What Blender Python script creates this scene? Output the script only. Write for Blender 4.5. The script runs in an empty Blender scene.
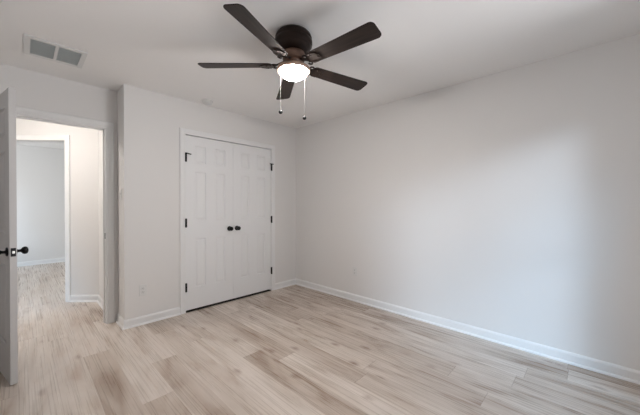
import bpy, bmesh, math, random
from mathutils import Vector, Matrix
from math import radians as RAD, pi as PI, sin, cos

random.seed(4)
scene = bpy.context.scene
C = scene.collection
H = 2.44                                   # ceiling height

# ------------------------------------------------------------------ camera
cam_data = bpy.data.cameras.new('camera')
cam = bpy.data.objects.new('camera', cam_data)
C.objects.link(cam)
cam_data.sensor_fit = 'HORIZONTAL'
cam_data.sensor_width = 36.0
cam_data.lens = 285.94 * 36.0 / 640.0
cam_data.clip_start = 0.02
yaw, pitch, roll = 0.80645, -0.00848, 0.00178
F = Vector((sin(yaw) * cos(pitch), cos(yaw) * cos(pitch), sin(pitch)))
R = Vector((cos(yaw), -sin(yaw), 0))
U = R.cross(F)
R2 = R * cos(roll) + U * sin(roll)
U2 = -R * sin(roll) + U * cos(roll)
M = Matrix((R2, U2, -F)).transposed().to_4x4()
M.translation = Vector((0, 0, 1.2408))
cam.matrix_world = M
scene.camera = cam

# ------------------------------------------------------------------ world, sun, daylight, exposure
scene.view_settings.view_transform = 'Standard'
scene.view_settings.look = 'None'
scene.view_settings.gamma = 1.0
scene.view_settings.use_curve_mapping = False
scene.view_settings.exposure = 0.32

world = bpy.data.worlds.new('world')
scene.world = world
world.use_nodes = True
wn = world.node_tree.nodes['Background']
wn.inputs['Color'].default_value = (0.78, 0.88, 1.0, 1)
wn.inputs['Strength'].default_value = 0.35

def sun(name, direction, energy, angle, color):
    l = bpy.data.lights.new(name, 'SUN')
    l.energy = energy; l.angle = RAD(angle); l.color = color
    o = bpy.data.objects.new(name, l); C.objects.link(o)
    o.rotation_euler = Vector(direction).to_track_quat('-Z', 'Y').to_euler()
    return o
sun('low_sun', (0.70, 0.70, -0.245), 1.25, 14, (0.66, 0.82, 1.0))
sun('sky_glow', (0.65, 0.55, -0.60), 1.15, 26, (0.28, 0.64, 1.0))

def area(name, loc, direction, sx, sy, energy, color):
    l = bpy.data.lights.new(name, 'AREA')
    l.shape = 'RECTANGLE'; l.size = sx; l.size_y = sy
    l.energy = energy; l.color = color
    o = bpy.data.objects.new(name, l); C.objects.link(o)
    o.location = loc
    o.rotation_euler = Vector(direction).to_track_quat('-Z', 'Z').to_euler()
    return o
# daylight and an added fill standing outside the windows
area('daylight_bedroom_window', (1.55, -0.75, 1.35), (0, 1, 0.10), 1.7, 1.7, 1.0, (0.92, 0.95, 1.0))
area('ceiling_fill', (3.0, -2.2, -0.35), (-0.55, 1.0, 1.0), 2.4, 1.8, 112, (0.96, 0.97, 1.0))  # added fill, aimed up through the window to brighten the ceiling
area('daylight_far_room', (-1.95, 7.0, 1.45), (1, 0, 0), 1.2, 1.2, 42, (0.92, 0.97, 1.0))

# ------------------------------------------------------------------ materials
def new_mat(name):
    m = bpy.data.materials.new(name); m.use_nodes = True
    return m, m.node_tree, m.node_tree.nodes['Principled BSDF']

def plain(name, col, rough=0.5, metal=0.0, bump=0.0, bscale=200, spec=0.5, var=0.0):
    m, nt, b = new_mat(name)
    b.inputs['Roughness'].default_value = rough
    b.inputs['Metallic'].default_value = metal
    b.inputs['Specular IOR Level'].default_value = spec
    tc = nt.nodes.new('ShaderNodeTexCoord')
    nz = nt.nodes.new('ShaderNodeTexNoise'); nz.inputs['Scale'].default_value = bscale
    nz.inputs['Detail'].default_value = 3
    nt.links.new(tc.outputs['Object'], nz.inputs['Vector'])
    mix = nt.nodes.new('ShaderNodeMix'); mix.data_type = 'RGBA'
    mix.inputs['A'].default_value = (*[c * (1 - var) for c in col], 1)
    mix.inputs['B'].default_value = (*[min(1, c * (1 + var)) for c in col], 1)
    nt.links.new(nz.outputs['Fac'], mix.inputs['Factor'])
    nt.links.new(mix.outputs['Result'], b.inputs['Base Color'])
    if bump:
        bp = nt.nodes.new('ShaderNodeBump'); bp.inputs['Strength'].default_value = bump
        bp.inputs['Distance'].default_value = 0.001
        nt.links.new(nz.outputs['Fac'], bp.inputs['Height'])
        nt.links.new(bp.outputs['Normal'], b.inputs['Normal'])
    return m

def emis(name, col, strength):
    m, nt, b = new_mat(name)
    b.inputs['Base Color'].default_value = (0.9, 0.9, 0.88, 1)
    b.inputs['Emission Color'].default_value = (*col, 1)
    b.inputs['Emission Strength'].default_value = strength
    b.inputs['Roughness'].default_value = 0.3
    return m

M_wall = plain('wall_paint', (0.82, 0.807, 0.795), 0.55, bump=0.15, bscale=350, var=0.01, spec=0.3)
M_ceil = plain('ceiling_paint', (0.94, 0.93, 0.92), 0.8, bump=0.3, bscale=180, var=0.015, spec=0.2)
M_trim = plain('white_trim_paint', (0.87, 0.87, 0.87), 0.35, var=0.01)
M_door = plain('white_door_paint', (0.88, 0.883, 0.888), 0.38, var=0.01)
M_black = plain('matte_black_metal', (0.012, 0.012, 0.013), 0.35, metal=0.6, var=0.1)
M_steel = plain('brushed_latch_steel', (0.75, 0.72, 0.68), 0.3, metal=1.0, var=0.05, bscale=400)
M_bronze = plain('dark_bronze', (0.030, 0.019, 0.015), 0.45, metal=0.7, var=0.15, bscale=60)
M_collar = plain('lamplit_collar_bronze', (0.50, 0.34, 0.26), 0.5, metal=0.2, var=0.15, bscale=60)  # lighter than the housing: the bowl's glow is put into the colour
M_neck = plain('lamplit_neck_bronze', (0.17, 0.10, 0.07), 0.4, metal=0.3, var=0.15, bscale=60)  # bronze lightened by painting in the glow of the lamp below
M_entry = plain('grey_door_paint', (0.62, 0.61, 0.605), 0.4, var=0.01)  # flat grey, darker than the closet door paint
M_plastic = plain('white_plastic', (0.78, 0.78, 0.77), 0.35, var=0.01)
M_grille = plain('vent_grey_enamel', (0.78, 0.81, 0.80), 0.45, var=0.02)
M_duct = plain('vent_filter_grey', (0.62, 0.65, 0.65), 0.8, var=0.1)
M_strip = plain('gap_shade_black', (0.012, 0.011, 0.010), 0.7, var=0.1, spec=0.2)  # near-black colour for the shade in the closet door gap
M_dark = plain('dark_recess', (0.05, 0.05, 0.05), 0.8, var=0.1)
M_chain = plain('nickel_chain', (0.22, 0.21, 0.20), 0.6, metal=0.0, var=0.1)
M_bowl = emis('lit_frosted_glass', (1.0, 0.945, 0.905), 138.0)
M_hall_lamp = emis('lit_hall_glass', (1.0, 0.93, 0.86), 72.0)

def glass_mat():
    m = bpy.data.materials.new('window_glass'); m.use_nodes = True
    nt = m.node_tree; nt.nodes.clear()
    out = nt.nodes.new('ShaderNodeOutputMaterial'); mx = nt.nodes.new('ShaderNodeMixShader')
    tr = nt.nodes.new('ShaderNodeBsdfTransparent'); gl = nt.nodes.new('ShaderNodeBsdfGlossy')
    gl.inputs['Roughness'].default_value = 0.02; mx.inputs[0].default_value = 0.06
    nt.links.new(tr.outputs[0], mx.inputs[1]); nt.links.new(gl.outputs[0], mx.inputs[2])
    nt.links.new(mx.outputs[0], out.inputs[0])
    return m
M_glass = glass_mat()

def blade_mat():
    m, nt, b = new_mat('dark_walnut_blade')
    tc = nt.nodes.new('ShaderNodeTexCoord'); mp = nt.nodes.new('ShaderNodeMapping')
    mp.inputs['Scale'].default_value = (3, 60, 60)
    nz = nt.nodes.new('ShaderNodeTexNoise'); nz.inputs['Scale'].default_value = 1.5; nz.inputs['Detail'].default_value = 6
    r = nt.nodes.new('ShaderNodeValToRGB')
    r.color_ramp.elements[0].color = (0.010, 0.006, 0.005, 1); r.color_ramp.elements[0].position = 0.3
    r.color_ramp.elements[1].color = (0.034, 0.021, 0.016, 1); r.color_ramp.elements[1].position = 0.7
    nt.links.new(tc.outputs['Object'], mp.inputs['Vector']); nt.links.new(mp.outputs[0], nz.inputs['Vector'])
    nt.links.new(nz.outputs['Fac'], r.inputs[0]); nt.links.new(r.outputs[0], b.inputs['Base Color'])
    b.inputs['Roughness'].default_value = 0.5
    b.inputs['Specular IOR Level'].default_value = 0.3
    return m
M_blade = blade_mat()

def floor_mat():
    """Oak-look planks: per-plank tone and grain offset come from mesh attributes, grain and knots from noise."""
    m, nt, b = new_mat('light_oak_planks')
    N = nt.nodes.new; L = nt.links.new
    def math_(op, a, bb=None, cc=None):
        n = N('ShaderNodeMath'); n.operation = op
        for i, v in enumerate((a, bb, cc)):
            if v is None: continue
            if isinstance(v, (int, float)): n.inputs[i].default_value = v
            else: L(v, n.inputs[i])
        return n.outputs[0]
    def ramp(x, e):
        r = N('ShaderNodeValToRGB'); L(x, r.inputs[0])
        while len(r.color_ramp.elements) < len(e): r.color_ramp.elements.new(0.5)
        for k, (p, c) in enumerate(e):
            r.color_ramp.elements[k].position = p; r.color_ramp.elements[k].color = (*c, 1)
        return r.outputs[0]
    def mixc(f, a, bb, mode='MIX'):
        n = N('ShaderNodeMix'); n.data_type = 'RGBA'; n.blend_type = mode
        if isinstance(f, (int, float)): n.inputs['Factor'].default_value = f
        else: L(f, n.inputs['Factor'])
        for k, v in (('A', a), ('B', bb)):
            if isinstance(v, tuple): n.inputs[k].default_value = (*v, 1)
            else: L(v, n.inputs[k])
        return n.outputs['Result']
    def noise(vec, scale, detail=4, rough=0.55, dist=0.0):
        n = N('ShaderNodeTexNoise'); L(vec, n.inputs['Vector']); n.inputs['Scale'].default_value = scale
        n.inputs['Detail'].default_value = detail; n.inputs['Roughness'].default_value = rough
        n.inputs['Distortion'].default_value = dist
        return n.outputs['Fac']
    tone = N('ShaderNodeAttribute'); tone.attribute_name = 'tone'
    off = N('ShaderNodeAttribute'); off.attribute_name = 'grain_offset'
    uv = N('ShaderNodeUVMap'); uv.uv_map = 'plank'
    geo = N('ShaderNodeNewGeometry')
    add = N('ShaderNodeVectorMath'); add.operation = 'ADD'
    L(geo.outputs['Position'], add.inputs[0]); L(off.outputs['Vector'], add.inputs[1])
    def scaled(sx, sy):
        mp = N('ShaderNodeMapping'); mp.inputs['Scale'].default_value = (sx, sy, 1); L(add.outputs[0], mp.inputs['Vector']); return mp.outputs[0]
    fine = noise(scaled(110, 1.2), 1.0, 3, 0.6, 0.2)
    broad = noise(scaled(20, 0.8), 1.0, 3, 0.5, 1.0)
    cloud = noise(scaled(3.0, 1.3), 1.0, 2)
    # base tone from pale to mid tan
    blot = noise(scaled(6.0, 1.2), 1.0, 4, 0.5, 1.4)
    base = mixc(tone.outputs['Fac'], (0.43, 0.345, 0.28), (0.70, 0.63, 0.57))
    bl = ramp(blot, [(0.33, (0.66, 0.575, 0.51)), (0.47, (0.93, 0.91, 0.89)), (0.62, (1.06, 1.06, 1.06))])
    base = mixc(1.0, base, bl, 'MULTIPLY')
    streak = ramp(broad, [(0.28, (0.88, 0.85, 0.82)), (0.44, (0.98, 0.975, 0.97)), (0.75, (1.04, 1.04, 1.04))])
    base = mixc(0.5, base, streak, 'MULTIPLY')
    fg = ramp(fine, [(0.30, (0.97, 0.965, 0.96)), (0.55, (1.0, 1.0, 1.0)), (0.8, (1.02, 1.02, 1.02))])
    base = mixc(1.0, base, fg, 'MULTIPLY')
    cg = ramp(cloud, [(0.3, (0.94, 0.93, 0.915)), (0.7, (1.04, 1.04, 1.05))])
    base = mixc(1.0, base, cg, 'MULTIPLY')
    # knots
    vo = N('ShaderNodeTexVoronoi'); vo.feature = 'F1'; L(scaled(7.5, 3.4), vo.inputs['Vector']); vo.inputs['Scale'].default_value = 1.0
    sep = N('ShaderNodeSeparateColor'); L(vo.outputs['Color'], sep.inputs[0])
    has = math_('GREATER_THAN', sep.outputs[0], 0.5)
    wob = noise(scaled(30, 14), 1.0, 3)
    d = math_('ADD', vo.outputs['Distance'], math_('MULTIPLY', math_('SUBTRACT', wob, 0.5), 0.22))
    core = math_('MULTIPLY', math_('SUBTRACT', 1.0, math_('SMOOTH_MIN', math_('MULTIPLY', d, 4.3), 1.0, 0.2)), has)
    core = math_('MAXIMUM', core, 0.0)
    base = mixc(math_('MULTIPLY', core, 0.85), base, (0.20, 0.105, 0.062))
    # seams
    sx = N('ShaderNodeSeparateXYZ'); L(uv.outputs[0], sx.inputs[0])
    def edge(c, w):
        e = math_('MINIMUM', c, math_('SUBTRACT', 1.0, c))
        return math_('LESS_THAN', e, w)
    seam_glint = edge(sx.outputs[0], 0.016)
    sea = edge(sx.outputs[1], 0.0012)
    base = mixc(math_('MULTIPLY', seam_glint, 0.35), base, (0.80, 0.73, 0.66))  # light caught along the plank bevels, painted as a pale line
    base = mixc(math_('MULTIPLY', sea, 0.5), base, (0.22, 0.15, 0.10))
    L(base, b.inputs['Base Color'])
    rr = math_('ADD', math_('MULTIPLY', fine, 0.12), 0.22)
    L(rr, b.inputs['Roughness'])
    b.inputs['Specular IOR Level'].default_value = 0.95
    bp = N('ShaderNodeBump'); bp.inputs['Strength'].default_value = 0.25; bp.inputs['Distance'].default_value = 0.0006
    L(math_('SUBTRACT', fine, math_('MULTIPLY', sea, 1.5)), bp.inputs['Height']); L(bp.outputs[0], b.inputs['Normal'])
    return m
M_floor = floor_mat()

# ------------------------------------------------------------------ mesh helpers
def obj(name, bm, mat, parent=None, smooth=False, mats=None):
    me = bpy.data.meshes.new(name)
    bmesh.ops.recalc_face_normals(bm, faces=bm.faces[:])
    bm.to_mesh(me); bm.free()
    for mm in (mats or [mat]): me.materials.append(mm)
    if smooth:
        for pl in me.polygons: pl.use_smooth = True
    o = bpy.data.objects.new(name, me); C.objects.link(o)
    if parent: o.parent = parent
    return o

def tag(o, label=None, cat=None, group=None, kind=None):
    if label: o['label'] = label
    if cat: o['category'] = cat
    if group: o['group'] = group
    if kind: o['kind'] = kind
    return o

def thing(name, label, cat, loc=(0, 0, 0), rotz=0.0, group=None, kind=None):
    o = bpy.data.objects.new(name, None); C.objects.link(o)
    o.location = loc; o.rotation_euler = (0, 0, rotz)
    o.empty_display_size = 0.05
    return tag(o, label, cat, group, kind)

def struct(name, bm, mat, label, cat, **k):
    return tag(obj(name, bm, mat, **k), label, cat, kind='structure')

def box(bm, x0, x1, y0, y1, z0, z1, bev=0.0, mi=0):
    vs = [bm.verts.new((x, y, z)) for z in (z0, z1) for y in (y0, y1) for x in (x0, x1)]
    fs = [bm.faces.new([vs[i] for i in q]) for q in
          ((0, 2, 3, 1), (4, 5, 7, 6), (0, 1, 5, 4), (2, 6, 7, 3), (0, 4, 6, 2), (1, 3, 7, 5))]
    for f in fs: f.material_index = mi
    if bev:
        es = list({e for f in fs for e in f.edges})
        bmesh.ops.bevel(bm, geom=es, offset=bev, segments=2, profile=0.5, affect='EDGES')

def lathe(bm, prof, c=(0, 0, 0), axis='z', seg=40):
    """prof: list of (r, h) swept round the axis."""
    rings = []
    for r, h in prof:
        ring = []
        if r < 1e-6:
            v = (0, 0, h); ring = [v]
        else:
            ring = [(r * cos(2 * PI * k / seg), r * sin(2 * PI * k / seg), h) for k in range(seg)]
        out = []
        for (x, y, z) in ring:
            if axis == 'x': x, y, z = z, x, y
            elif axis == '-x': x, y, z = -z, -x, y
            elif axis == '-y': x, y, z = x, -z, y
            elif axis == 'y': x, y, z = -x, z, y
            out.append(bm.verts.new((x + c[0], y + c[1], z + c[2])))
        rings.append(out)
    for a, b_ in zip(rings, rings[1:]):
        if len(a) == 1 and len(b_) == 1: continue
        for k in range(seg):
            k2 = (k + 1) % seg
            if len(a) == 1: bm.faces.new((a[0], b_[k], b_[k2]))
            elif len(b_) == 1: bm.faces.new((a[k], a[k2], b_[0]))
            else: bm.faces.new((a[k], a[k2], b_[k2], b_[k]))
    for ring in (rings[0], rings[-1]):
        if len(ring) > 2: bm.faces.new(ring)

def prism(bm, prof3a, prof3b):
    """Loft between two closed loops of 3-D points."""
    a = [bm.verts.new(p) for p in prof3a]; b_ = [bm.verts.new(p) for p in prof3b]
    n = len(a)
    for k in range(n):
        bm.faces.new((a[k], a[(k + 1) % n], b_[(k + 1) % n], b_[k]))
    bm.faces.new(a); bm.faces.new(b_[::-1])

# ------------------------------------------------------------------ walls
def wall(name, p0, p1, th, label, openings=(), z0=0.0, z1=H, mat=None):
    """Wall whose room face runs p0 -> p1; its thickness lies to the LEFT of that direction. openings: (s0, s1, zlo, zhi)."""
    p0 = Vector(p0); p1 = Vector(p1); d = (p1 - p0); Ln = d.length; d.normalize(); n = Vector((-d.y, d.x))
    bm = bmesh.new()
    def blk(s0, s1, a, b_):
        if s1 - s0 < 1e-5 or b_ - a < 1e-5: return
        q = [p0 + d * s0, p0 + d * s1, p0 + d * s1 + n * th, p0 + d * s0 + n * th]
        prism(bm, [(v.x, v.y, a) for v in q], [(v.x, v.y, b_) for v in q])
    s = 0.0
    for (a, b_, lo, hi) in sorted(openings):
        blk(s, a, z0, z1); blk(a, b_, z0, lo); blk(a, b_, hi, z1); s = b_
    blk(s, Ln, z0, z1)
    return struct(name, bm, mat or M_wall, label, 'wall')

XL, XR, YC, YD, YN, XW = 0.706, 2.979, 3.378, 3.659, -0.47, -0.80
T = 0.115
DOORX0, DOORX1 = -0.213, 0.600            # clear opening of the bedroom door
CX0, CX1 = 1.297, 2.499                    # closet opening

# bedroom shell
wall('wall_right', (XR, YC + T), (XR, YN - T), T, 'long plain off-white wall on the right beside the closet')
wall('wall_far', (XL, YC), (XR, YC), T, 'off-white wall holding the white double closet doors', [(CX0 - 0.0012 - XL, CX1 + 0.0012 - XL, 0, 2.0482)])
wall('wall_return', (XL, YD), (XL, YC + T), T, 'narrow warm-lit side of the closet corner with the light switch')
wall('wall_entry', (XW, YD), (XL + T, YD), T, 'off-white wall around the open bedroom doorway', [(DOORX0 - 0.018 - XW, DOORX1 + 0.018 - XW, 0, 2.046)])
wall('wall_left', (XW, YN - T), (XW, YD), T, 'off-white side wall behind the open bedroom door')
wall('wall_near', (XR, YN), (XW, YN), T, 'off-white wall with the wide bedroom window', [(XR - 2.42, XR - 0.62, 0.12, 2.08)])
# closet interior
wall('wall_closet_back', (XL + T, 4.10), (XR, 4.10), T, 'back wall inside the closet')
# hall
HX = 0.678
Q0 = Vector((HX, 4.568)); dq = Vector((-0.7071, 0.7071)); Q1 = Q0 + dq * 1.55
wall('wall_hall_right', (HX, Q0.y), (HX, YD + T), 0.12, 'short bright hall wall just past the bedroom door frame')
# reversed direction so that thickness goes away from the hall
wall('wall_hall_angled', tuple(Q1), tuple(Q0), -T, 'angled cream hall wall around the second doorway', [(1.55 - 1.18, 1.55 - 0.42, 0, 2.052)]) if False else None
bm = bmesh.new()
nq = Vector((0.7071, 0.7071))             # away from the hall, into the far room
def qblk(s0, s1, a, b_, ext=0.0):
    q = [Q0 + dq * s0, Q0 + dq * s1, Q0 + dq * s1 + nq * T, Q0 + dq * s0 + nq * T]
    prism(bm, [(v.x, v.y, a) for v in q], [(v.x, v.y, b_) for v in q])
QS0, QS1, QH = 0.415, 1.18, 2.058
qblk(0, QS0, 0, H); qblk(QS1, 1.55, 0, H); qblk(QS0, QS1, QH, H)
struct('wall_hall_angled', bm, M_wall, 'angled cream hall wall around the second doorway', 'wall')
wall('wall_hall_back', (-1.5, Q1.y), (Q1.x, Q1.y), T, 'back wall of the hall')
wall('wall_hall_left', (-1.5, YD + T), (-1.5, Q1.y + T), T, 'left wall of the hall')
# far room
YF = 8.31
wall('wall_far_room_back', (-1.7, YF), (1.6, YF), T, 'pale bluish wall seen through both doorways')
wall('wall_far_room_left', (-1.7, Q1.y + T), (-1.7, YF), T, 'side wall of the far room with its window', [(YF - 1.31 - 0.6 - Q1.y - T, YF - 1.31 + 0.6 - Q1.y - T, 0.85, 2.05)])
wall('wall_far_room_right', (1.6, YF), (1.6, 4.70), T, 'right side wall of the far room')
wall('wall_far_room_near', (1.6, 4.69), (HX + 0.03, 4.69), T, 'near wall of the far room')

# ceiling: one slab over the bedroom, hall and far room
bm = bmesh.new(); box(bm, -1.9, XR + T, YN - T, YF + T, H, H + 0.12)
struct('ceiling', bm, M_ceil, 'off-white ceiling with fine texture', 'ceiling')

# floor: planks running away from the window
PW, PX0, PL = 0.18, 0.155, 1.80
known_end = {-2: 2.7, -1: 3.75, 0: 3.56, 1: 2.985, 2: 2.012, 3: 2.485, 4: 3.02, 5: 2.63, 6: 2.05, 7: 1.815, 8: 3.0, 9: 1.25, 10: 2.3, 11: 0.76, 12: 0.40, 13: 2.157}
known_tone = {(2, 2.6): 0.95, (2, 1.6): 0.45, (3, 3.0): 0.75, (3, 2.0): 0.42, (1, 2.5): 0.38, (1, 3.4): 0.8, (1, 5.5): 0.8, (-1, 4.0): 0.75, (-2, 4.0): 0.7, (-2, 3.2): 0.7, (-1, 5.0): 0.8, (-1, 6.5): 0.8, (2, 4.5): 0.75, (0, 3.0): 0.75,
              (0, 3.9): 0.85, (7, 2.4): 0.30, (7, 1.3): 0.92, (6, 1.5): 0.40, (6, 2.6): 0.70, (8, 2.2): 0.55, (5, 1.8): 0.92, (5, 2.9): 0.6,
              (4, 2.4): 0.45, (9, 0.9): 0.6, (9, 1.9): 0.7, (10, 1.8): 0.5, (10, 2.8): 0.25, (11, 1.3): 0.35, (12, 1.0): 0.5, (4, 1.4): 0.7, (-1, 3.0): 0.8}
bm = bmesh.new()
lt = bm.faces.layers.float.new('tone'); lo_ = bm.faces.layers.float_vector.new('grain_offset'); luv = bm.loops.layers.uv.new('plank')
rnd = random.Random(11)
y_lo, y_hi = YN - T, YF + T
x_lo, x_hi = -1.9, XR + T
k0 = math.floor((x_lo - PX0) / PW)
k = k0
while PX0 + k * PW < x_hi:
    xa, xb = max(PX0 + k * PW, x_lo), min(PX0 + (k + 1) * PW, x_hi)
    e = known_end.get(k, rnd.uniform(0, PL))
    n0 = math.floor((y_lo - e) / PL)
    j = n0
    while e + j * PL < y_hi:
        ya_, yb_ = e + j * PL, e + (j + 1) * PL
        ya, yb = max(ya_, y_lo), min(yb_, y_hi)
        f = bm.faces.new([bm.verts.new(v) for v in ((xa, ya, 0), (xb, ya, 0), (xb, yb, 0), (xa, yb, 0))])
        tn = rnd.betavariate(1.6, 1.6)
        for (kk, yy), tv in known_tone.items():
            if kk == k and ya_ <= yy < yb_: tn = tv
        f[lt] = tn
        f[lo_] = Vector((rnd.uniform(0, 40), rnd.uniform(0, 40), 0))
        for lp, uvv in zip(f.loops, ((0, ya), (1, ya), (1, yb), (0, yb))):
            lp[luv].uv = ((uvv[0], (uvv[1] - ya_) / PL))
        j += 1
    k += 1
struct('floor', bm, M_floor, 'light oak plank floor running through to the hall', 'floor')
bm = bmesh.new(); box(bm, x_lo, x_hi, y_lo, y_hi, -0.15, -0.004)
struct('floor_slab', bm, M_dark, 'floor slab under the planks', 'floor')

# ------------------------------------------------------------------ baseboards
BP = [(0, 0), (0.024, 0), (0.024, 0.006), (0.021, 0.013), (0.015, 0.018), (0.0125, 0.019), (0.0125, 0.070), (0.010, 0.078), (0.006, 0.085), (0.003, 0.088), (0, 0.088)]
def baseboard(name, p0, p1, side, k0, k1, label):
    """Runs p0 -> p1 on the wall face; side=+1 puts it left of that direction, -1 right. k: end shift per unit of depth."""
    p0 = Vector(p0); p1 = Vector(p1); d = (p1 - p0).normalized(); n = Vector((-d.y, d.x)) * side
    bm = bmesh.new()
    a = [(*(p0 + n * u - d * (k0 * u)), z) for u, z in BP]
    b_ = [(*(p1 + n * u + d * (k1 * u)), z) for u, z in BP]
    prism(bm, a, b_)
    return struct(name, bm, M_trim, label, 'baseboard')
CW = 0.0635
baseboard('baseboard_right', (XR, YC), (XR, YN), -1, -1, -1, 'white baseboard along the long plain right wall')
baseboard('baseboard_far_left', (XL, YC), (CX0 - CW, YC), -1, 1, 0, 'white baseboard between the closet corner and the closet doors')
baseboard('baseboard_far_right', (CX1 + CW, YC), (XR, YC), -1, 0, -1, 'short white baseboard right of the closet doors')
baseboard('baseboard_return', (XL, YD), (XL, YC), -1, -1, 1, 'short white baseboard on the narrow closet side')
baseboard('baseboard_entry', (XW, YD), (DOORX0 - CW - 0.012, YD), -1, -1, 0, 'white baseboard behind the open bedroom door')
baseboard('baseboard_left', (XW, YN), (XW, YD), -1, -1, -1, 'white baseboard on the side wall')
baseboard('baseboard_near', (XR, YN), (XW, YN), -1, -1, -1, 'white baseboard below the bedroom window')
t22 = math.tan(RAD(22.5))
baseboard('baseboard_hall_right', (HX, Q0.y), (HX, YD + T + 0.02), -1, -t22, 0, 'white hall baseboard next to the bedroom door frame')
qa, qb = Q0 + dq * 0, Q0 + dq * (QS0 - CW)
baseboard('baseboard_hall_angled', tuple(Q0), tuple(qb), 1, -t22, 0, 'white baseboard on the angled hall wall')
baseboard('baseboard_far_room', (-1.7, YF), (1.6, YF), -1, -1, -1, 'white baseboard at the foot of the pale far wall')
baseboard('baseboard_hall_left', (-1.5, YD + T), (-1.5, Q1.y), -1, -1, -1, 'white baseboard on the left hall wall')

# ------------------------------------------------------------------ door casings and jambs
CP = [(0, 0), (0, 0.008), (0.005, 0.011), (0.018, 0.011), (0.024, 0.014), (0.040, 0.017), (0.054, 0.018), (0.060, 0.016), (CW, 0.012), (CW, 0)]
def casing(bm, o, u, n, s0, s1, zt, z0=0.0):
    """Mitred three-sided casing: o origin on the wall face, u along the wall, n out of it."""
    o = Vector(o); u = Vector(u); n = Vector(n)
    P = lambda s, d, z: (o.x + u.x * s + n.x * d, o.y + u.y * s + n.y * d, z)
    prism(bm, [P(s0 - a, d, z0) for a, d in CP], [P(s0 - a, d, zt + a) for a, d in CP])
    prism(bm, [P(s1 + a, d, z0) for a, d in CP], [P(s1 + a, d, zt + a) for a, d in CP])
    prism(bm, [P(s0 - a, d, zt + a) for a, d in CP], [P(s1 + a, d, zt + a) for a, d in CP])
def lining(bm, o, u, n, s0, s1, zt, depth, th=0.018, stop=None):
    """Jamb boards lining an opening of the given wall depth (runs along -n)."""
    o = Vector(o); u = Vector(u); n = Vector(n)
    def blk(a, b_, c, d, z0, z1):
        q = [o + u * a - n * c, o + u * b_ - n * c, o + u * b_ - n * d, o + u * a - n * d]
        prism(bm, [(v.x, v.y, z0) for v in q], [(v.x, v.y, z1) for v in q])
    blk(s0 - th, s0, 0, depth, 0, zt); blk(s1, s1 + th, 0, depth, 0, zt); blk(s0 - th, s1 + th, 0, depth, zt, zt + th)
    if stop:
        c, d, w = stop
        blk(s0, s0 + w, c, d, 0, zt - w); blk(s1 - w, s1, c, d, 0, zt - w); blk(s0, s1, c, d, zt - w, zt)

# bedroom door frame
t = thing('trim_1', 'white door frame around the open bedroom doorway', 'door frame', (0, YD, 0), kind='structure')
bm = bmesh.new(); casing(bm, (0, 0), (1, 0), (0, -1), DOORX0 - 0.012, DOORX1 + 0.012, 2.047 - 0.01); obj('casing', bm, M_trim, t)
bm = bmesh.new(); casing(bm, (0, T), (1, 0), (0, 1), DOORX0 - 0.012, DOORX1 + 0.012, 2.037); obj('casing', bm, M_trim, t)
bm = bmesh.new(); lining(bm, (0, 0), (1, 0), (0, -1), DOORX0, DOORX1, 2.028, T, stop=(0.040, 0.075, 0.011)); obj('jamb', bm, M_trim, t)
bm = bmesh.new(); box(bm, DOORX1 - 0.0015, DOORX1 + 0.001, 0.006, 0.034, 0.885, 0.945, 0.0)
tag(obj('strike_plate', bm, M_bronze, t), 'dark bronze strike plate')

# closet frame
t = thing('trim_2', 'white casing around the double closet doors', 'door frame', (0, YC, 0), kind='structure')
bm = bmesh.new(); casing(bm, (0, 0), (1, 0), (0, -1), CX0 - 0.001, CX1 + 0.001, 2.047); obj('casing', bm, M_trim, t)
bm = bmesh.new(); lining(bm, (0, 0.002), (1, 0), (0, -1), CX0 - 0.0005, CX1 + 0.0005, 2.0475, T, th=0.001); obj('jamb', bm, M_trim, t)

bm = bmesh.new(); box(bm, CX0 - 0.001, CX1 + 0.001, YC - 0.006, YC + 0.12, -0.003, 0.004, 0.001)  # dark strip added as the shade in the gap under the doors
struct('closet_gap_shade', bm, M_strip, 'dark strip standing for the shade under the double closet doors', 'painted shade')

# angled hall doorway frame
t = thing('trim_3', 'white casing around the angled hall doorway', 'door frame', (0, 0, 0), kind='structure')
bm = bmesh.new(); casing(bm, tuple(Q0), tuple(dq), tuple(-nq), QS0, QS1, QH); obj('casing', bm, M_trim, t)
bm = bmesh.new(); lining(bm, tuple(Q0), tuple(dq), tuple(-nq), QS0 + 0.003, QS1 - 0.003, QH - 0.003, T); obj('jamb', bm, M_trim, t)

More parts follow.
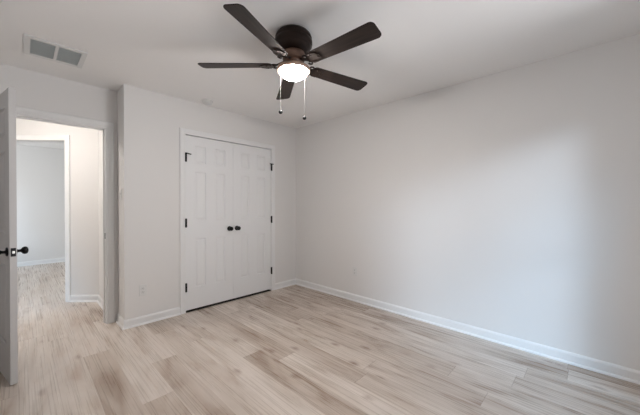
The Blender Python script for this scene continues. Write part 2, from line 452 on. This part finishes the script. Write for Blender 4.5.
# ------------------------------------------------------------------ panelled doors
def leaf(bm, w, h, th, xs, zs):
    """Six-panel leaf: x 0..w, y 0 (front) .. th (back), z 0..h; xs, zs: panel spans."""
    def cuts(sp, mx):
        c = [0.0]
        for a, b_ in sp: c += [a, b_]
        return c + [mx]
    X, Z = cuts(xs, w), cuts(zs, h)
    rings = [(0, 0), (0.007, 0.009), (0.016, 0.009), (0.034, 0.002)]
    for y, sgn in ((0, 1), (th, -1)):
        for i in range(len(X) - 1):
            for j in range(len(Z) - 1):
                x0, x1, z0, z1 = X[i], X[i + 1], Z[j], Z[j + 1]
                if i % 2 == 1 and j % 2 == 1:
                    prev = None
                    for ins, dep in rings:
                        yy = y + sgn * dep
                        cur = [bm.verts.new(v) for v in ((x0 + ins, yy, z0 + ins), (x1 - ins, yy, z0 + ins), (x1 - ins, yy, z1 - ins), (x0 + ins, yy, z1 - ins))]
                        if prev:
                            for q in range(4): bm.faces.new((prev[q], prev[(q + 1) % 4], cur[(q + 1) % 4], cur[q]))
                        prev = cur
                    bm.faces.new(prev)
                else:
                    bm.faces.new([bm.verts.new(v) for v in ((x0, y, z0), (x1, y, z0), (x1, y, z1), (x0, y, z1))])
    for q in (((0, 0, 0), (0, th, 0), (0, th, h), (0, 0, h)), ((w, 0, 0), (w, th, 0), (w, th, h), (w, 0, h)),
              ((0, 0, 0), (w, 0, 0), (w, th, 0), (0, th, 0)), ((0, 0, h), (w, 0, h), (w, th, h), (0, th, h))):
        bm.faces.new([bm.verts.new(v) for v in q])
    bmesh.ops.remove_doubles(bm, verts=bm.verts[:], dist=0.0002)

KNOB = [(0.0, 0.0), (0.030, 0.0), (0.031, 0.004), (0.028, 0.008), (0.013, 0.010), (0.010, 0.016), (0.010, 0.028), (0.014, 0.033), (0.022, 0.038), (0.0265, 0.047), (0.0265, 0.055), (0.022, 0.063), (0.012, 0.067), (0.0, 0.068)]
ZP = [(0.250, 0.820), (1.035, 1.605), (1.705, 1.910)]
def hinge(parent, x, z, dx, stop=None):
    bm = bmesh.new()
    lathe(bm, [(0, -0.050), (0.008, -0.051), (0.0105, -0.048), (0.0105, 0.048), (0.008, 0.051), (0, 0.050)], (x, -0.021, z), seg=16)
    box(bm, x - 0.002, x + 0.002, -0.021, 0.0, z - 0.046, z + 0.046)
    hg = tag(obj('hinge', bm, M_black, parent, smooth=False), 'matte black hinge')
    if stop:
        bm = bmesh.new()
        for s_, ln, dz in stop:
            prism(bm, [(x, -0.022 + a, z + 0.048 + b_) for a, b_ in ((-.006, -.006), (.006, -.006), (.006, .006), (-.006, .006))],
                      [(x + s_ * ln, -0.022 + a, z + 0.048 + dz + b_) for a, b_ in ((-.006, -.005), (.006, -.005), (.006, .005), (-.006, .005))])
            lathe(bm, [(0, 0), (0.006, 0), (0.006, 0.014), (0, 0.014)], (x + s_ * ln, -0.030, z + 0.048 + dz), axis='y', seg=14)
        lathe(bm, [(0, 0), (0.009, 0), (0.009, 0.007), (0, 0.007)], (x, -0.021, z + 0.046), seg=14)
        o = obj('hinge_stop', bm, M_black, hg)

LW = 0.5990
for which in (0, 1):
    x0 = CX0 + 0.001 if which == 0 else CX1 - 0.001 - LW
    lab = 'white six-panel closet door hinged on the left, beside the outlet wall' if which == 0 else 'white six-panel closet door hinged on the right, nearer the room corner'
    t = thing('door_2' if which == 0 else 'door_3', lab, 'door', (x0, YC + 0.004, 0.022), kind='structure')
    bm = bmesh.new(); leaf(bm, LW, 2.018, 0.035, [(0.106, 0.242), (0.356, 0.492)], ZP); obj('door_panel', bm, M_door, t)
    kx = LW - 0.052 if which == 0 else 0.052
    bm = bmesh.new(); lathe(bm, KNOB, (kx, 0, 0.916), axis='-y', seg=28); tag(obj('knob', bm, M_black, t, smooth=True), 'round black knob')
    hx, dd = (0.0, -0.002) if which == 0 else (LW, 0.002)
    for zz in (1.762, 1.011, 0.270):
        st = None
        if zz > 1.7: st = [(1, 0.052, -0.008)] if which == 0 else [(-1, 0.026, 0.0), (1, 0.024, 0.0)]
        hinge(t, hx, zz, dd, st)

# bedroom door, swung open into the room (local x from hinge to latch, y=0 faces the wall side)
ang = math.atan2(2.853 - 3.652, -0.058 + 0.213)
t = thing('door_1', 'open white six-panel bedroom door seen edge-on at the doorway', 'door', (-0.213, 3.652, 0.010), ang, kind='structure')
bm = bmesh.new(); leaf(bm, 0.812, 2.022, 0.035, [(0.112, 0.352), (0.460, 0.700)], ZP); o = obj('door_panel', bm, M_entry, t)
# local +y after rotation points to the doorway side (+x world)
bm = bmesh.new(); lathe(bm, KNOB, (0.752, 0, 0.905), axis='-y', seg=28); tag(obj('knob', bm, M_black, t, smooth=True), 'round black knob on the room side')
bm = bmesh.new(); lathe(bm, KNOB, (0.752, 0.035, 0.905), axis='y', seg=28); tag(obj('knob', bm, M_black, t, smooth=True), 'round black knob on the hall side')
bm = bmesh.new(); box(bm, 0.811, 0.8135, 0.005, 0.030, 0.876, 0.934); lp = tag(obj('latch_plate', bm, M_black, t), 'black latch plate on the door edge')
bm = bmesh.new(); box(bm, 0.812, 0.822, 0.011, 0.024, 0.896, 0.914, 0.002); tag(obj('latch_bolt', bm, M_steel, lp), 'silver latch bolt')
for zz in (0.25, 1.01, 1.78):
    bm = bmesh.new(); lathe(bm, [(0, -0.045), (0.006, -0.045), (0.006, 0.045), (0, 0.045)], (-0.001, -0.006, zz), seg=14); obj('hinge', bm, M_black, t)

# ------------------------------------------------------------------ windows (behind the camera and in the far room)
def window(name, centre, along, out, w, z0, z1, label):
    """A double-hung window filling its opening."""
    c = Vector(centre); u = Vector(along); n = Vector(out)
    t = thing(name, label, 'window', (0, 0, 0), kind='structure')
    def bx(bm, a, b_, lo, hi, d0, d1):
        q = [c + u * a + n * d0, c + u * b_ + n * d0, c + u * b_ + n * d1, c + u * a + n * d1]
        prism(bm, [(v.x, v.y, lo) for v in q], [(v.x, v.y, hi) for v in q])
    hw = w / 2; f = 0.035
    bm = bmesh.new(); bx(bm, -hw, -hw + f, z0, z1, 0.03, 0.10); bx(bm, hw - f, hw, z0, z1, 0.03, 0.10)
    bx(bm, -hw + f, hw - f, z0, z0 + f, 0.03, 0.10); bx(bm, -hw + f, hw - f, z1 - f, z1, 0.03, 0.10)
    zm = (z0 + z1) / 2
    bx(bm, -hw + f, hw - f, zm - 0.015, zm + 0.015, 0.05, 0.09); bx(bm, -0.012, 0.012, z0 + f, z1 - f, 0.055, 0.085)
    obj('window_frame', bm, M_trim, t)
    bm = bmesh.new(); bx(bm, -hw + f, hw - f, z0 + f, z1 - f, 0.068, 0.072); obj('glass', bm, M_glass, t)
    bm = bmesh.new(); bx(bm, -hw, hw, z0, z0 + 0.02, -0.03, 0.03); obj('window_sill', bm, M_trim, t)
window('window_1', (1.52, YN), (1, 0), (0, -1), 1.80, 0.12, 2.08, 'wide white bedroom window across from the closet')
window('window_2', (-1.7, YF - 1.31), (0, 1), (-1, 0), 1.20, 0.85, 2.05, 'white window of the far room')

# ------------------------------------------------------------------ ceiling fan with light
FC = Vector((1.329, 1.534))
fan = thing('ceiling_fan', 'dark five-blade ceiling fan with lit bowl light hugging the ceiling', 'ceiling fan', (FC.x, FC.y, H))
z = lambda v: v - H
bm = bmesh.new()
lathe(bm, [(0, 0), (0.112, 0), (0.122, z(2.428)), (0.128, z(2.412)), (0.128, z(2.406)), (0.124, z(2.402)), (0.124, z(2.396)), (0.131, z(2.391)), (0.132, z(2.375)), (0.130, z(2.361)), (0.124, z(2.357)),
           (0.123, z(2.350)), (0.118, z(2.336)), (0.100, z(2.318)), (0.082, z(2.308)), (0.0, z(2.306))], seg=56)
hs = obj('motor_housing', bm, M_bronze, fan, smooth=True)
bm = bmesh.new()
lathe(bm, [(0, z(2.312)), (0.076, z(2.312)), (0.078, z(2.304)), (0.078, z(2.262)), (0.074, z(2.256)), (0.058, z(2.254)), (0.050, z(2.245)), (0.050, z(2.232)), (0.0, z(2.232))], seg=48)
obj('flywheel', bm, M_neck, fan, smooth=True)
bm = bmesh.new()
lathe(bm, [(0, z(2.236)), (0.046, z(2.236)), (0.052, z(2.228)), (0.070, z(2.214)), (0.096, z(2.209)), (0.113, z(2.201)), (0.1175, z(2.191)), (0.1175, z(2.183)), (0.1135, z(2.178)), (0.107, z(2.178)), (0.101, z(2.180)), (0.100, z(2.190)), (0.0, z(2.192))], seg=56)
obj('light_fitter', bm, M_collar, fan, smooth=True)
bm = bmesh.new()
pr = [(0, z(2.188)), (0.098, z(2.188))]
for q in range(1, 11):
    a = q / 10 * PI / 2
    pr.append((0.0985 * cos(a), z(2.182) - 0.056 * sin(a)))
lathe(bm, pr, seg=56)
tag(obj('light_bowl', bm, M_bowl, fan, smooth=True), 'glowing frosted glass bowl')

BLZ = 2.224
def blade_bm():
    """Blade along +x from its root to the tip, rounded corners, 6 mm thick."""
    bm = bmesh.new()
    r0, r1, w0, w1, rc = 0.150, 0.661, 0.050, 0.064, 0.030
    pts = []
    for a in range(0, 91, 15):            # tip, +y corner
        pts.append((r1 - rc + rc * sin(RAD(a)), w1 - rc + rc * cos(RAD(a))))
    low = [(x, -y) for x, y in pts[::-1]]
    root = []
    for a in range(0, 91, 15):
        root.append((r0 + 0.03 - 0.03 * cos(RAD(90 - a)), -(w0 - 0.03 + 0.03 * sin(RAD(90 - a)))))
    rootu = [(x, -y) for x, y in root[::-1]]
    loop = pts + low + root + rootu
    top = [bm.verts.new((x, y, 0.003)) for x, y in loop]; bot = [bm.verts.new((x, y, -0.003)) for x, y in loop]
    n = len(loop)
    bm.faces.new(top); bm.faces.new(bot[::-1])
    for q in range(n): bm.faces.new((top[q], bot[q], bot[(q + 1) % n], top[(q + 1) % n]))
    return bm
def arm_bm():
    """Cast blade iron: neck from the flywheel, widening into an open scrolled plate under the blade root."""
    bm = bmesh.new()
    secs = [(0.070, 0.016, 0.020), (0.095, 0.013, 0.012), (0.120, 0.014, 0.002), (0.140, 0.022, -0.006), (0.165, 0.042, -0.008), (0.200, 0.044, -0.008), (0.225, 0.030, -0.008), (0.240, 0.012, -0.008)]
    prev = None
    for x, w, zz in secs:
        cur = [bm.verts.new(v) for v in ((x, -w, zz - 0.003), (x, w, zz - 0.003), (x, w, zz + 0.003), (x, -w, zz + 0.003))]
        if prev:
            for q in range(4): bm.faces.new((prev[q], prev[(q + 1) % 4], cur[(q + 1) % 4], cur[q]))
        else: bm.faces.new(cur)
        prev = cur
    bm.faces.new(prev[::-1])
    for sx_, sy_ in ((0.185, 0.028), (0.185, -0.028), (0.222, 0.0)):
        lathe(bm, [(0, -0.015), (0.005, -0.0145), (0.007, -0.011), (0, -0.011)], (sx_, sy_, 0), seg=12)
    for s_ in (-1, 1):                      # scroll curls beside the neck
        for q in range(14):
            a0, a1 = q / 14 * 1.6 * PI, (q + 1) / 14 * 1.6 * PI
            def P(a, r): return (0.135 + r * cos(a + PI), s_ * (0.030 + r * sin(a)))
            rr0, rr1 = 0.022 - 0.008 * q / 14, 0.022 - 0.008 * (q + 1) / 14
            A, B_, D, E_ = P(a0, rr0), P(a1, rr1), P(a1, rr1 - 0.007), P(a0, rr0 - 0.007)
            prism(bm, [(v[0], v[1], -0.010) for v in (A, B_, D, E_)], [(v[0], v[1], -0.002) for v in (A, B_, D, E_)])
    return bm
PITCH = -12
b0 = obj('blade', blade_bm(), M_blade, fan)
a0 = obj('blade_arm', arm_bm(), M_bronze, b0)
bev = b0.modifiers.new('edge', 'BEVEL'); bev.width = 0.0015; bev.segments = 2
for k in range(5):
    bl = b0 if k == 0 else b0.copy()
    if k: C.objects.link(bl); bl.parent = fan
    bl.location = (0, 0, z(BLZ))
    a = RAD((57.8, 133.2, 201.4, 274.1, 347.6)[k])
    bl.rotation_euler = (Matrix.Rotation(a, 4, 'Z') @ Matrix.Rotation(RAD(PITCH), 4, 'X')).to_euler()
    if k:
        ar = a0.copy(); C.objects.link(ar); ar.parent = bl
for (px, depth, zb, rad) in ((-0.0965, 0.055, 1.896, 0.0145), (0.0705, 0.075, 1.854, 0.0135)):
    ox = R.x * px + sin(yaw) * depth; oy = R.y * px + cos(yaw) * depth
    sc = 1 + depth / 2.02
    ox = R.x * px * sc + sin(yaw) * depth; oy = R.y * px * sc + cos(yaw) * depth
    zb = 1.24 + (zb - 1.24) * sc
    bm = bmesh.new()
    zz = 2.196
    while zz > zb + 0.02:
        bmesh.ops.create_icosphere(bm, subdivisions=1, radius=0.0008, matrix=Matrix.Translation((ox, oy, zz - H)))
        zz -= 0.0036
    lathe(bm, [(0, zb + 0.010 - H), (0.0005, zb + 0.010 - H), (0.0005, 2.200 - H), (0, 2.200 - H)], (ox, oy, 0), seg=6)
    ch = tag(obj('pull_chain', bm, M_chain, fan), 'thin metal bead chain')
    bm = bmesh.new()
    pr = [(0, -rad)]
    for q in range(1, 12):
        a = -PI / 2 + q / 12 * PI
        pr.append((rad * cos(a), rad * sin(a)))
    pr += [(0.003, rad * 1.1), (0.003, rad * 1.6), (0, rad * 1.6)]
    lathe(bm, pr, (ox, oy, zb - H), seg=20)
    tag(obj('chain_pendant', bm, M_black, ch, smooth=True), 'small black ball pull')

# ------------------------------------------------------------------ ceiling vent
vt = thing('ceiling_vent', 'white ceiling vent with two grey louvred panels above the doorway', 'vent', (0.192, 3.070, H))
bm = bmesh.new()
hw, hl = 0.176, 0.178
def ringpr(x0, x1, y0, y1):
    box(bm, x0, x1, y0, y1, -0.010, -0.0005, 0.0015)
ringpr(-hw, hw, -hl, -0.142); ringpr(-hw, hw, 0.142, hl)
ringpr(-hw, -0.142, -0.142, 0.142); ringpr(0.142, hw, -0.142, 0.142); ringpr(-0.010, 0.010, -0.142, 0.142)
obj('frame', bm, M_plastic, vt)
for cx in (-0.076, 0.076):
    bm = bmesh.new()
    box(bm, cx - 0.066, cx + 0.066, -0.142, 0.142, -0.0015, -0.0006, mi=1)
    n = 22
    for q in range(n):
        yy = -0.142 + 0.284 * (q + 0.5) / n
        prism(bm, [(cx - 0.066, yy - 0.0055, -0.0085), (cx - 0.066, yy - 0.0045, -0.0093), (cx - 0.066, yy + 0.0055, -0.0025), (cx - 0.066, yy + 0.0045, -0.0020)],
                  [(cx + 0.066, yy - 0.0055, -0.0085), (cx + 0.066, yy - 0.0045, -0.0093), (cx + 0.066, yy + 0.0055, -0.0025), (cx + 0.066, yy + 0.0045, -0.0020)])
    tag(obj('louvre_panel', bm, M_grille, vt, mats=[M_grille, M_duct]), 'grey louvred panel')

# ------------------------------------------------------------------ smoke alarm
bm = bmesh.new()
sm = thing('smoke_alarm', 'small round white smoke alarm on the ceiling above the closet', 'smoke alarm', (1.490, 3.235, H))
lathe(bm, [(0, 0), (0.062, 0), (0.063, -0.008), (0.060, -0.012), (0.050, -0.030), (0.044, -0.033), (0, -0.034)], seg=36)
obj('alarm_body', bm, M_plastic, sm, smooth=True)
bm = bmesh.new(); lathe(bm, [(0, -0.0335), (0.010, -0.0335), (0.009, -0.036), (0, -0.036)], (0.015, 0, 0), seg=16); obj('test_button', bm, M_grille, sm)

# ------------------------------------------------------------------ outlets and switch (local: x across, -y out of the wall, z up)
def plate_bm(w=0.070, h=0.115):
    bm = bmesh.new(); box(bm, -w / 2, w / 2, -0.006, -0.0003, -h / 2, h / 2, 0.002); return bm
def outlet(loc, rz, label):
    t = thing('wall_outlet', label, 'outlet', loc, rz, 'duplex wall outlets')
    obj('wall_plate', plate_bm(), M_plastic, t)
    for s_ in (-1, 1):
        bm = bmesh.new()
        box(bm, -0.016, 0.016, -0.0085, -0.0055, s_ * 0.0195 - 0.013, s_ * 0.0195 + 0.013, 0.0015)
        rc = obj('receptacle', bm, M_plastic, t)
        bm = bmesh.new()
        for xx, hh in ((-0.0065, 0.0045), (0.0065, 0.0038)):
            box(bm, xx - 0.0012, xx + 0.0012, -0.0089, -0.0083, s_ * 0.0195 + 0.002 - hh, s_ * 0.0195 + 0.002 + hh)
        lathe(bm, [(0, 0), (0.0024, 0), (0.0024, 0.0006), (0, 0.0006)], (0, -0.0083, s_ * 0.0195 - 0.008), axis='-y', seg=12)
        tag(obj('slots', bm, M_dark, rc), 'dark plug slots')
    bm = bmesh.new(); lathe(bm, [(0, 0), (0.003, 0), (0.0025, 0.0015), (0, 0.0015)], (0, -0.006, 0), axis='-y', seg=12); obj('screw', bm, M_plastic, t)
outlet((0.868, YC, 0.355), 0, 'white duplex outlet low on the wall left of the closet doors')
outlet((XR, 2.227, 0.386), -PI / 2, 'white duplex outlet low on the long plain right wall')
t = thing('light_switch', 'white light switch on the narrow warm-lit closet side wall', 'light switch', (XL, 3.490, 1.345), -PI / 2 + PI)
t.rotation_euler = (0, 0, -PI / 2)
obj('wall_plate', plate_bm(), M_plastic, t)
bm = bmesh.new(); box(bm, -0.005, 0.005, -0.016, -0.005, 0.000, 0.012, 0.001); obj('toggle', bm, M_plastic, t)

# ------------------------------------------------------------------ hall lamp (out of sight above the doorway)
hl_ = thing('hall_lamp', 'lit flush ceiling lamp in the hall', 'lamp', (-0.40, 4.22, H))
bm = bmesh.new(); lathe(bm, [(0, 0), (0.150, 0), (0.152, -0.02), (0.140, -0.025), (0, -0.025)], seg=40); obj('lamp_base', bm, M_trim, hl_, smooth=True)
bm = bmesh.new()
pr = [(0, -0.026), (0.135, -0.026)]
for q in range(1, 11):
    a = q / 10 * PI / 2
    pr.append((0.138 * cos(a), -0.028 - 0.06 * sin(a)))
lathe(bm, pr, seg=40); tag(obj('lamp_shade', bm, M_hall_lamp, hl_, smooth=True), 'glowing glass shade')
